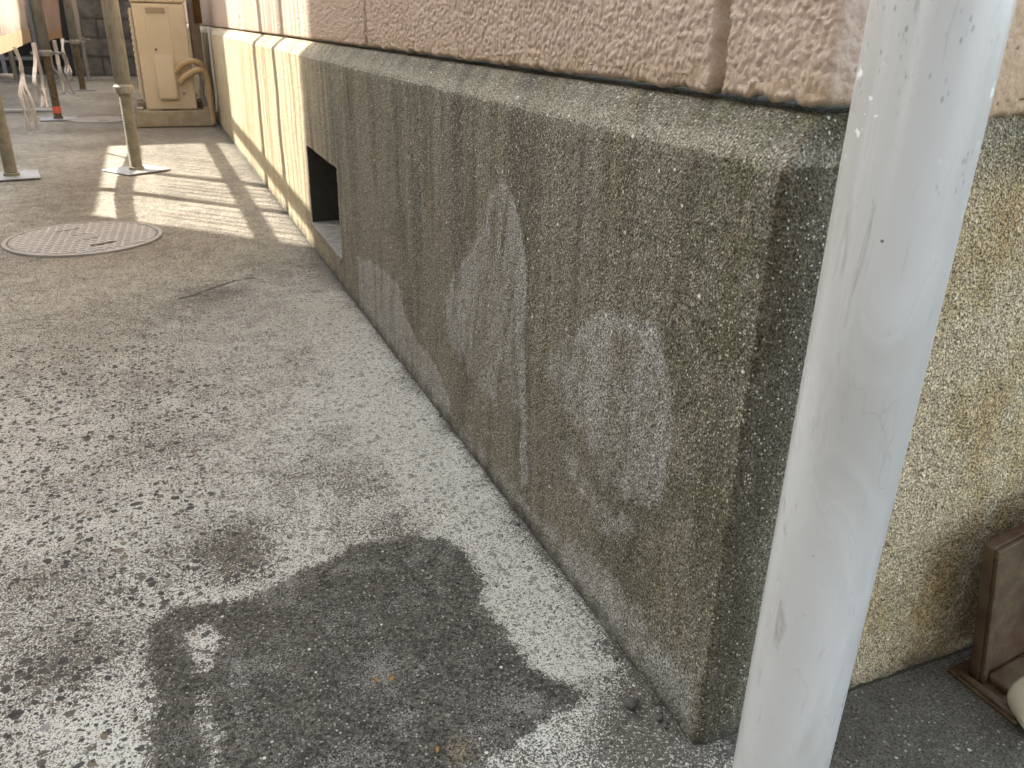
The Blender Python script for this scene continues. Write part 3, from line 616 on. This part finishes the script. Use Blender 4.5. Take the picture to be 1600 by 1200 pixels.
# ------------------------------------------------------------ rusty steel box leaning on the end wall
rb = thing('steel_box', 'rust-brown steel plate box with a lipped face, tilted, right of the white downpipe', 'steel box', (0.330, -0.050, 0))
lean = Matrix.Rotation(R(-13), 4, 'Y')
W_ = 0.30
def tilted(name, boxes, bev):
    bm = bmesh.new()
    for lo, hi in boxes:
        vs = box(bm, lo, hi, bev, 2)
        for v in vs: v.co = lean @ v.co
    return bm_mesh(name, bm, M['rust'], rb)
tilted('body', [((0.0, 0.0, 0.002), (W_, 0.014, 0.195))], 0.003)
tilted('face_rim', [((0, -0.0045, 0.183), (W_, -0.0003, 0.195)), ((0, -0.0045, 0.002), (0.0075, -0.0003, 0.1825))], 0.0012)
tilted('foot_block', [((0.010, -0.026, 0.002), (W_, -0.0005, 0.016))], 0.004)
bm = bmesh.new(); box(bm, (-0.014, -0.055, 0.0005), (W_ + 0.01, 0.030, 0.0065), 0.0028, 2)
bm_mesh('base_plate', bm, M['rust'], rb)
bm = bmesh.new(); tube(bm, [(-0.012, 0.016, 0.010), (-0.011, -0.02, 0.0105), (-0.010, -0.05, 0.0095)], 0.004, 10)
bm_mesh('edge_bead', bm, M['rust'], rb, True)
# cream pipe stub in front of it
cp = thing('pipe_elbow', 'cream plastic pipe end with a dark hollow mouth, in the bottom right corner', 'pipe', (0.326, -0.128, 0.030))
bm = bmesh.new(); ax = Vector((0.50, 0.86, -0.06)).normalized()
def ring_tube(bm, prof, ax, n=36):
    a = Vector((0, 0, 1)); u = ax.cross(a).normalized(); w = u.cross(ax); rings = []
    for dd, r in prof:
        rings.append([bm.verts.new(ax * dd + (u * math.cos(2 * math.pi * k / n) + w * math.sin(2 * math.pi * k / n)) * r) for k in range(n)])
    for A, B in zip(rings[:-1], rings[1:]):
        for k in range(n): bm.faces.new((A[k], A[(k + 1) % n], B[(k + 1) % n], B[k]))
ring_tube(bm, [(0.0, 0.0205), (-0.004, 0.0215), (-0.006, 0.024), (-0.004, 0.0265), (0.0, 0.0275), (0.012, 0.028), (0.03, 0.028), (0.036, 0.026), (0.036, 0.018)], ax)
bm_mesh('rim', bm, M['cream'], cp, True)
bm = bmesh.new(); ring_tube(bm, [(0.0005, 0.0203), (0.034, 0.019), (0.0345, 0.001)], ax); bm_mesh('inside', bm, M['creamin'], cp, True)

# ------------------------------------------------------------ manhole covers
def manhole(x, y, rad, rz, label):
    t = thing('manhole_cover', label, 'manhole cover', (x, y, 0.0015), rz, 'round manhole covers in the yard')
    bm = bmesh.new(); rr = lathe(bm, [(rad, -0.004), (rad, 0.0045), (rad * 0.955, 0.0055), (rad * 0.945, 0.003), (rad * 0.945, -0.004)], 72)
    bm_mesh('rim', bm, M['liddark'], t)
    bm = bmesh.new(); rr = lathe(bm, [(rad * 0.925, -0.004), (rad * 0.925, 0.003), (0.001, 0.003)], 72)
    bm_mesh('lid', bm, M['liddark'], t)
    bm = bmesh.new(); st = rad * 0.105; q = -8; r2 = rad * 0.915
    for q in range(-8, 9):                          # raised tread: courses of ribs with staggered cross ribs
        v = (q + 0.5) * st
        if abs(v) < r2:
            hw = math.sqrt(r2 * r2 - v * v); box(bm, (-hw, v - st * 0.11, 0.0025), (hw, v + st * 0.11, 0.0056))
        for c in range(-9, 10):
            u = (c + (0.5 if q % 2 else 0)) * st * 1.15; vv = q * st
            if math.hypot(u, abs(vv) + st * 0.5) < r2 and math.hypot(u, vv) > rad * 0.2:
                box(bm, (u - st * 0.11, vv - st * 0.389, 0.0025), (u + st * 0.11, vv + st * 0.389, 0.0055))
    bm_mesh('tread_ribs', bm, M['lid'], t)
    bm = bmesh.new(); lathe(bm, [(rad * 0.19, 0.003), (rad * 0.19, 0.0056), (rad * 0.16, 0.0056), (rad * 0.15, 0.0035), (0.001, 0.0036)], 36); bm_mesh('centre_boss', bm, M['liddark'], t)
    for sy in (-1, 1):
        bm = bmesh.new(); box(bm, (-rad * 0.17, sy * rad * 0.56 - rad * 0.03, 0.0052), (rad * 0.17, sy * rad * 0.56 + rad * 0.03, 0.0066), 0.0005)
        bm_mesh('lifting_slot', bm, M['acdark'] if sy < 0 else M['liddark'], t)
    return t
manhole(-0.662, 2.40, 0.228, R(27), 'large pale iron manhole cover with ribbed tread, lying in front of the sunlit patch')
manhole(-0.73, 5.93, 0.20, R(10), 'pale round manhole cover at the foot of the scaffold pole with red tape')

# ------------------------------------------------------------ scaffold poles on screw jacks
def pole(x, y, zn, rp, rr, rodmat, label, top=2.6, lean=0.0, plate=0.12, rz=0.0, wings=True, tape=None):
    t = thing('scaffold_pole', label, 'scaffold pole', (x, y, 0.003), rz, 'scaffold poles on screw jacks along the yard')
    bm = bmesh.new(); box(bm, (-plate, -plate, 0.0), (plate, plate, 0.006), 0.0015, 1)
    for sx in (-1, 1):
        for sy in (-1, 1): lathe(bm, [(0.009, 0.0061), (0.009, 0.0068), (0.001, 0.0068)], 10, (sx * plate * 0.72, sy * plate * 0.72, 0))
    bm_mesh('base_plate', bm, M['plate'], t)
    prof = [(rr * 1.25, 0.006), (rr * 1.2, 0.016), (rr * 0.94, 0.02)]; z = 0.02; ph = 0.0085
    while z < zn:
        prof += [(rr * 0.92, z), (rr, z + ph * 0.35), (rr, z + ph * 0.6), (rr * 0.92, z + ph * 0.95)]; z += ph
    bm = bmesh.new(); lathe(bm, prof, 28); bm_mesh('threaded_rod', bm, rodmat, t, False)
    bm = bmesh.new(); lathe(bm, [(rr, zn - 0.012), (rp * 1.18, zn - 0.008), (rp * 1.22, zn + 0.018), (rp * 1.05, zn + 0.024), (rp, zn + 0.03)], 20)
    bm_mesh('jack_nut', bm, M['galv'], t)
    if wings:
        for s in (-1, 1):
            bm = bmesh.new(); tube(bm, [(s * rp * 1.1, 0, zn + 0.006), (s * (rp + 0.03), 0, zn + 0.010), (s * (rp + 0.055), 0, zn + 0.006)], [0.009, 0.008, 0.010], 10)
            bm_mesh('nut_handle', bm, M['plate'], t, True)
    bm = bmesh.new(); lathe(bm, [(rp * 0.9, zn + 0.022), (rp, zn + 0.0225), (rp, 1.0), (rp, top), (rp * 0.9, top)], 28)
    bm_mesh('pipe', bm, M['galv'], t, True)
    if tape:
        bm = bmesh.new(); lathe(bm, [(rr, tape - 0.022), (rr * 1.06, tape - 0.021), (rr * 1.06, tape + 0.021), (rr, tape + 0.022)], 20); bm_mesh('tape_band', bm, M['tape'], t)
    return t
pole(-0.508, 3.70, 0.345, 0.034, 0.0265, M['rodgrey'], 'pale grey steel scaffold pole standing in the sunlit patch before the air conditioner', plate=0.105, rz=R(33), wings=False)
pole(-1.005, 3.67, 0.40, 0.030, 0.026, M['rodgrey'], 'grey scaffold pole at the left edge of the photo, behind the nearer manhole cover', plate=0.105, rz=R(8))
pole(-0.990, 6.00, 0.405, 0.034, 0.0245, M['rod'], 'brown threaded scaffold pole with a red tape band near its plate', plate=0.11, rz=R(5), tape=0.062)
pole(-0.966, 8.56, 0.41, 0.036, 0.027, M['rod'], 'thin brown scaffold pole with winged nut, between the pink sheet and the grey sheet', plate=0.10, rz=R(3))
pole(-0.985, 10.1, 0.40, 0.025, 0.020, M['galv'], 'pale scaffold pole close in front of the dark block wall', plate=0.10)
pole(-1.66, 9.9, 0.40, 0.03, 0.024, M['galv'], 'grey scaffold pole in front of the black shed opening', plate=0.12, wings=False)
# ledger tubes that cross the light
def ledger(z, r, y0, y1, dz, label):
    bm = bmesh.new(); tube(bm, [(-1.06, y0, z), (-1.06, y1, z + dz)], r, 16)
    tag(bm_mesh('scaffold_tube', bm, M['galv'], None, True), label, 'scaffold tube')
ledger(1.00, 0.026, 2.6, 10.3, 0.0, 'lower level scaffold tube tied behind the poles')
ledger(1.20, 0.026, 2.6, 10.3, 0.10, 'upper level scaffold tube tied behind the poles')

# ------------------------------------------------------------ mesh sheets hung between the poles
def sheet(y0, y1, zh, top, lam, amp, mat, hemmat, label, x=-1.02, hem=0.075, seed=1, drop=0.0):
    t = thing('mesh_sheet', label, 'mesh sheet', (0, 0, 0), 0, 'mesh sheets hung on the scaffold')
    rnd = random.Random(seed); L = y1 - y0; nper = int(L / lam); npt = nper * 14 + 1
    s = np.linspace(0, 1, npt); ph = s * nper * 2 * math.pi
    jig = np.cumsum([rnd.uniform(0.6, 1.4) for _ in range(nper + 1)]); jig = (jig - jig[0]) / (jig[-1] - jig[0])
    sp = np.interp(s, np.linspace(0, 1, nper + 1), jig)
    am = np.interp(s, np.linspace(0, 1, nper + 1), [rnd.uniform(0.5, 1.5) for _ in range(nper + 1)])
    zl = list(np.linspace(zh, zh + hem, 5)) + list(np.linspace(zh + hem + 0.02, top, 22))
    V = np.zeros((len(zl), npt, 3))
    for i, z in enumerate(zl):
        k = min(1.0, max(0.0, (z - zh - hem * 0.7) / 0.22)); kk = 0.12 + 0.88 * k
        V[i, :, 0] = x + amp * am * kk * np.cos(ph) + 0.012 * np.sin(s * 9 + z * 3)
        V[i, :, 1] = y0 + sp * L + amp * am * k * 1.25 * np.sin(2 * ph) * 0.5
        V[i, :, 2] = z + 0.012 * np.sin(s * 5.3 + seed) * (1 - k) + drop * (s - 0.5) * (1 - k)
    link('hem', grid_mesh('hem', V[:5].reshape(-1, 3), npt, 5), hemmat, t)
    link('cloth', grid_mesh('cloth', V[4:].reshape(-1, 3), npt, len(zl) - 4), mat, t)
    return t
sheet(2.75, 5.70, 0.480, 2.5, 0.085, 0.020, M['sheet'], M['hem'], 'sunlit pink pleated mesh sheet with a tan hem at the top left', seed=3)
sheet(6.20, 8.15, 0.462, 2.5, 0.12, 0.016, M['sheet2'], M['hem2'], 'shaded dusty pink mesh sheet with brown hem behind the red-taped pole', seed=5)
sheet(8.95, 10.35, 0.415, 2.5, 0.14, 0.014, M['sheet3'], M['sheet3'], 'pale grey mesh sheet in front of the block wall, farthest back', seed=8, x=-0.99)

# frayed white cords below the hems
def cord(pts, r, label, strands=3, fray=0.0, seed=0):
    rnd = random.Random(seed); bm = bmesh.new(); C0 = curve(pts, 10); n = len(C0)
    for q in range(strands):
        off = [Vector((rnd.uniform(-1, 1), rnd.uniform(-1, 1), 0)) * r * 1.2 for _ in range(4)]
        P = []
        for i, p in enumerate(C0):
            u = i / (n - 1); k = min(int(u * 3), 2); f = u * 3 - k; sp = (1 + fray * max(0, u - 0.45) * 8)
            P.append(p + (off[k] * (1 - f) + off[k + 1] * f) * sp)
        tube(bm, P, [0.72 * r * (1 - 0.55 * fray * max(0, i / n - 0.5)) for i in range(n)], 6)
    tag(bm_mesh('frayed_cord', bm, M['cord'], None, True), label, 'cord', 'frayed white cords under the mesh sheets')
cord([(-1.0, 4.56, 0.495), (-0.99, 4.62, 0.42), (-1.0, 4.69, 0.364), (-1.0, 4.60, 0.298), (-0.99, 4.56, 0.21), (-1.0, 4.60, 0.09)], 0.0075, 'thick white cord with a frayed tassel end, hanging leftmost under the sunlit sheet', 7, 1.0, 2)
cord([(-1.0, 5.47, 0.49), (-1.0, 5.40, 0.40), (-1.0, 5.16, 0.325), (-1.0, 5.10, 0.28), (-1.0, 5.32, 0.22), (-1.0, 5.30, 0.15)], 0.008, 'doubled white cord hanging just left of the red-taped pole', 4, 0.6, 3)
cord([(-1.0, 5.50, 0.49), (-1.0, 5.52, 0.38), (-1.0, 5.62, 0.29), (-1.0, 5.60, 0.22), (-1.0, 5.35, 0.13)], 0.008, 'white cord with a loose end touching the left side of the red-taped pole', 3, 0.4, 4)
cord([(-1.0, 6.25, 0.47), (-0.99, 6.30, 0.38), (-0.99, 6.38, 0.30), (-0.98, 6.72, 0.22), (-0.98, 6.70, 0.12)], 0.006, 'thin white cord curving away just right of the red-taped pole', 2, 0.2, 6)
cord([(-1.0, 6.95, 0.47), (-1.0, 6.98, 0.36), (-1.0, 6.95, 0.24), (-1.0, 7.15, 0.13), (-1.0, 7.40, 0.06)], 0.010, 'long straggling white cord in the middle of the brown hem', 4, 0.7, 7)
cord([(-1.0, 7.75, 0.46), (-1.0, 7.60, 0.36), (-1.0, 7.78, 0.27), (-1.0, 7.72, 0.19), (-1.0, 7.8, 0.14)], 0.012, 'knotted white cord bunch beside the thin brown pole', 5, 0.5, 9)

# ------------------------------------------------------------ air conditioner
AX0, AX1, AY0, AY1, AZ0, AZ1 = -0.432, -0.130, 5.42, 6.25, 0.104, 0.775
ac = thing('air_conditioner', 'beige outdoor air conditioner unit seen from its end beside the house wall', 'air conditioner', (AX0, AY0, 0))
w, dpt, h = AX1 - AX0, AY1 - AY0, AZ1
bm = bmesh.new(); box(bm, (0, 0, AZ0), (w, dpt, h - 0.05), 0.012, 3); bm_mesh('casing', bm, M['ac'], ac)
bm = bmesh.new(); box(bm, (-0.010, -0.008, h - 0.047), (w + 0.006, dpt + 0.008, h), 0.012, 3); bm_mesh('top_cover', bm, M['ac'], ac)
bm = bmesh.new(); box(bm, (-0.022, 0.10, AZ0 + 0.06), (-0.002, dpt - 0.06, h - 0.08), 0.006, 2)
for k in range(14): box(bm, (-0.027, 0.13, AZ0 + 0.09 + k * 0.036), (-0.0225, dpt - 0.09, AZ0 + 0.10 + k * 0.036))
bm_mesh('front_grille', bm, M['ac'], ac)
bm = bmesh.new(); box(bm, (0.062, -0.004, AZ0 + 0.008), (0.205, 0.003, h - 0.062), 0.003, 2); pan = bm_mesh('service_panel', bm, M['ac'], ac)
bm = bmesh.new(); box(bm, (0.075, -0.010, h - 0.105), (0.185, -0.0066, h - 0.075), 0.0015, 1); bm_mesh('handle_recess', bm, simple('shadowed_beige', (0.36, 0.29, 0.19), (0.33, 0.26, 0.17), 10, 0.6), pan)
bm = bmesh.new(); box(bm, (0.083, -0.036, 0.165), (0.200, -0.004, 0.43), 0.02, 4)
for v in bm.verts:
    if v.co.z > 0.30: v.co.y = -0.004 + (v.co.y + 0.004) * max(0.12, 1 - (v.co.z - 0.30) / 0.13)
bm_mesh('valve_cover', bm, M['ac'], pan, True)
for (sx, sz, sr) in ((0.104, 0.463, 0.006), (0.232, 0.204, 0.010)):
    bm = bmesh.new(); tube(bm, [(sx, -0.006, sz), (sx, -0.0105, sz)], sr, 12); bm_mesh('screw', bm, M['acdark'] if sr < 0.008 else M['duct'], ac)
bm = bmesh.new()                                    # embossed marks: unreadable characters and a small arrow frame
for mk in (((0.222, 0.640, 0.246, 0.644), (0.232, 0.600, 0.236, 0.650), (0.222, 0.600, 0.244, 0.604), (0.222, 0.575, 0.226, 0.620), (0.240, 0.575, 0.244, 0.612), (0.224, 0.575, 0.246, 0.579)), ((0.236, 0.548, 0.262, 0.552), (0.236, 0.520, 0.262, 0.524), (0.236, 0.520, 0.240, 0.552), (0.258, 0.520, 0.262, 0.552))):
    bm = bmesh.new()
    for (a, b, c_, d_) in mk: box(bm, (a, -0.0025 - 0.0002 * (b % 0.01), b), (c_, 0.001, d_))
    bm_mesh('embossed_mark', bm, M['ac'], ac)
for k, pts in enumerate(([(0.205, -0.010, 0.330), (0.235, -0.030, 0.372), (0.290, -0.032, 0.396), (0.345, -0.02, 0.385), (0.375, 0.01, 0.345)], [(0.215, -0.014, 0.268), (0.262, -0.040, 0.312), (0.320, -0.044, 0.342), (0.365, -0.03, 0.335), (0.386, -0.012, 0.27), (0.388, 0.0, 0.12), (0.388, 0.0, 0.01)])):
    bm = bmesh.new(); tube(bm, curve(pts, 12), 0.019, 16); bm_mesh('refrigerant_hose', bm, M['hose'], ac, True)
bm = bmesh.new(); box(bm, (0.09, -0.004, AZ0 - 0.030), (0.19, 0.06, AZ0 + 0.003), 0.006, 2); bm_mesh('drain_foot', bm, M['acdark'], ac)
def foot(y, label):
    bm = bmesh.new(); vs = box(bm, (-0.235, 0, 0), (0.235, 0.12, 0.10), 0.008, 2)
    for v in vs:
        if v.co.z > 0.05: v.co.x *= 0.93
        if v.co.z > 0.08 and abs(v.co.x) < 0.04: v.co.z -= 0.02
    for sx in (-1, 1): box(bm, (sx * 0.20 - 0.02, 0.015, 0.092), (sx * 0.20 + 0.02, 0.105, 0.118), 0.006, 2)
    o = bm_mesh('support_block', bm, M['foot']); o.location = (-0.272, y, 0.001)
    tag(o, label, 'support block', 'concrete blocks under the air conditioner')
foot(5.405, 'pale block under the near end of the air conditioner'); foot(6.08, 'pale block under the far end of the air conditioner')

# conduits on the wall beside the unit
cd = thing('wall_duct', 'taupe pipe duct running down the wall behind the air conditioner hoses', 'duct', (-0.075, 5.62, 0))
bm = bmesh.new(); box(bm, (-0.032, -0.03, 0.36), (0.032, 0.03, 2.6), 0.012, 3); bm_mesh('duct_cover', bm, M['duct'], cd)
bm = bmesh.new(); tube(bm, curve([(0.0, -0.025, 0.37), (0.005, -0.03, 0.28), (-0.005, -0.03, 0.20), (0.004, -0.02, 0.10), (0.0, -0.02, 0.0)], 10), [0.016 + 0.003 * math.sin(k * 2.1) for k in range(41)], 12); bm_mesh('wrapped_pipe', bm, M['tapewrap'], cd, True)
bm = bmesh.new(); tube(bm, [(-0.055, 5.50, 0.615), (-0.055, 5.50, 2.6)], 0.024, 18)
tag(bm_mesh('conduit', bm, M['brown'], None, True), 'short brown pipe fixed above the grey duct beside the air conditioner', 'pipe')
bm = bmesh.new(); tube(bm, curve([(-0.012, 5.30, 0.60), (-0.014, 5.30, 0.35), (-0.012, 5.31, 0.2), (-0.02, 5.33, 0.10)], 8), 0.007, 10)
tag(bm_mesh('drain_hose', bm, M['strip'], None, True), 'thin pale grey cable hanging on the plinth right of the beige hoses', 'cable')

# ------------------------------------------------------------ background: block wall, shed, rack
bx = axis((-1.14, -0.02, 0.02)); bz = axis((-0.05, 2.4, 0.02)); BX, BZ = np.meshgrid(bx, bz)
row = np.floor(BZ / 0.205); off = (row % 2) * 0.21
jm = np.maximum(sstep(0.016, 0.006, np.abs((BZ / 0.205 - np.round(BZ / 0.205)) * 0.205)), sstep(0.016, 0.006, np.abs(((BX + off) / 0.42 - np.round((BX + off) / 0.42)) * 0.42)))
V = np.stack([BX, 10.70 + 0.008 * jm + 0.002 * fbm(BX * 9, BZ * 9, None, 2, 4), BZ], -1).reshape(-1, 3)
bw = thing('block_wall', 'dark grey concrete block wall closing the far end of the yard', 'wall')
link('block_face', grid_mesh('block_face', V, len(bx), len(bz), None, dict(joint=jm)), M['block'], bw)
bm = bmesh.new(); box(bm, (-1.14, 10.715, -0.05), (-0.02, 10.85, 2.42)); bm_mesh('wall_core', bm, M['block'], bw)
sh = thing('shed', 'black open shed at the far left end of the yard', 'shed')
bm = bmesh.new(); box(bm, (-3.4, 10.6, 1.9), (-1.15, 13.0, 2.0)); bm_mesh('roof', bm, M['shed'], sh)
bm = bmesh.new(); box(bm, (-3.4, 12.9, 0), (-1.15, 13.0, 1.9)); box(bm, (-1.22, 10.72, 0), (-1.15, 12.9, 1.9)); box(bm, (-3.4, 10.7, 0), (-3.32, 12.9, 1.9)); bm_mesh('wall', bm, M['shed'], sh)
rk = thing('steel_rack', 'grey steel rack standing in the black shed opening', 'rack', (-2.3, 11.0, 0))
for xx in (0.0, 0.42, 0.78):
    bm = bmesh.new(); box(bm, (xx - 0.022, -0.02, 0), (xx + 0.022, 0.02, 1.6), 0.004); bm_mesh('post', bm, M['rack'], rk)
for zz_ in (0.16, 0.75, 1.4):
    bm = bmesh.new(); box(bm, (-0.02, -0.024, zz_), (0.80, 0.35, zz_ + 0.03), 0.003); bm_mesh('shelf', bm, M['rack'], rk)
bm = bmesh.new(); box(bm, (-1.98, 6.55, 0.002), (-1.03, 6.62, 0.018), 0.003)
o = bm_mesh('timber_batten', bm, M['strip']); tag(o, 'pale batten lying on the concrete left of the red-taped pole', 'batten')

# ------------------------------------------------------------ unseen buildings and walls added to block sun and sky light
nb = thing('neighbour_house', 'pale rendered neighbour house across the yard from the stained plinth', 'house')
bm = bmesh.new(); box(bm, (-5.5, -0.6, 0), (-2.2, 4.41, 3.3), 0.01); bm_mesh('wall', bm, M['nb'], nb)
bm = bmesh.new(); box(bm, (-5.7, -0.8, 3.3), (-2.1, 4.41, 3.4), 0.01); bm_mesh('roof', bm, M['duct'], nb)
yw = thing('boundary_wall', 'low block boundary wall on the far side of the yard', 'wall')  # added; its top sets the edge of the sunlit strip
bm = bmesh.new(); box(bm, (-2.30, 4.42, 0), (-2.20, 6.24, 1.665), 0.004); bm_mesh('wall_body', bm, M['block'], yw)
nb2 = thing('garden_wall', 'tall pale rendered wall with a sloping shoulder beyond the low boundary wall', 'wall')  # added; outline chosen for the shadow edge it casts
bm = bmesh.new()
pts = [(6.25, 0), (6.25, 1.68), (6.93, 2.36), (6.93, 3.6), (10.4, 3.6), (10.4, 0)]
A = [bm.verts.new((-2.2, a, b)) for a, b in pts]; B = [bm.verts.new((-2.3, a, b)) for a, b in pts]
bm.faces.new(A); bm.faces.new(B[::-1])
for k in range(len(pts)): bm.faces.new((A[k], A[(k + 1) % 6], B[(k + 1) % 6], B[k]))
bm_mesh('wall_body', bm, M['nb'], nb2)

fb = thing('facing_house', 'dark boarded house across the lane behind the photographer', 'house')  # added to darken the downpipe's middle and the corner strip
bm = bmesh.new(); box(bm, (-5.6, -6.5, 0), (0.30, -2.62, 5.0), 0.01); bm_mesh('wall', bm, simple('dark_boarding', (0.095, 0.085, 0.075), (0.13, 0.118, 0.105), 6, 0.7), fb)
bm = bmesh.new()
for k in range(39): box(bm, (-5.6 + k * 0.15, -2.612 + 0.010 * (k % 2), 0), (-5.452 + k * 0.15, -2.595 + 0.010 * (k % 2), 5.0), 0.004, 1)
bm_mesh('boarding', bm, bpy.data.materials['dark_boarding'], fb)
bm = bmesh.new(); box(bm, (-5.9, -6.7, 5.01), (0.5, -2.4, 5.12), 0.01); bm_mesh('roof', bm, M['duct'], fb)

# ------------------------------------------------------------ small loose things on the ground
def stone(x, y, r, mat, name, label, cat, group, seed):
    rnd = random.Random(seed); bm = bmesh.new(); bmesh.ops.create_icosphere(bm, subdivisions=2, radius=1)
    for v in bm.verts: v.co = v.co * (1 + rnd.uniform(-0.12, 0.12))
    for v in bm.verts: v.co = Vector((v.co.x * r, v.co.y * r * 0.72, v.co.z * r * 0.5))
    o = bm_mesh(name, bm, mat, None, True); o.location = (x, y, r * 0.38); o.rotation_euler.z = rnd.uniform(0, 3)
    tag(o, label, cat, group)
stone(-0.037, 0.066, 0.0085, M['stone'], 'pebble', 'dark flat pebble on the ground by the foot of the plinth corner', 'pebble', None, 1)
def leaf(x, y, s, rz, label, seed):
    rnd = random.Random(seed); bm = bmesh.new(); top, n = [], 9
    for k in range(n + 1):
        u = k / n; wd = math.sin(math.pi * u ** 0.8) * 0.36 * s * rnd.uniform(0.75, 1.2); zc = 0.12 * s * math.sin(3 * u)
        top.append((bm.verts.new(((u - 0.5) * s, wd, zc + 0.12 * s)), bm.verts.new(((u - 0.5) * s, 0, zc)), bm.verts.new(((u - 0.5) * s, -wd, zc + 0.08 * s))))
    for a, b in zip(top[:-1], top[1:]):
        bm.faces.new((a[0], b[0], b[1], a[1])); bm.faces.new((a[1], b[1], b[2], a[2]))
    bmesh.ops.solidify(bm, geom=bm.faces[:], thickness=0.0006)
    o = bm_mesh('dry_leaf', bm, M['leaf'], None, True); o.location = (x, y, 0.0035); o.rotation_euler.z = rz
    tag(o, label, 'leaf', 'dry leaf scraps on the dark patch')
leaf(-0.260, 0.192, 0.010, 0.5, 'larger yellow leaf scrap of the close pair on the dark ground patch', 1)
leaf(-0.276, 0.196, 0.008, 1.9, 'narrow yellow leaf scrap just left of a larger one on the dark patch', 2)
leaf(-0.244, 0.085, 0.009, 1.2, 'yellow leaf scrap beside the ochre stain at the lower edge of the dark patch', 3)

rnd = random.Random(12)
for k in range(11):
    yq = 0.02 + 0.9 * rnd.random() ** 1.6
    o_ = stone(-0.008 - 0.012 * rnd.random(), yq, 0.0022 + 0.0022 * rnd.random(), M['stone'], 'grit_crumb', 'small dark grit crumb lying along the foot of the stained plinth', 'grit', 'dark grit crumbs along the foot of the plinth', 40 + k)
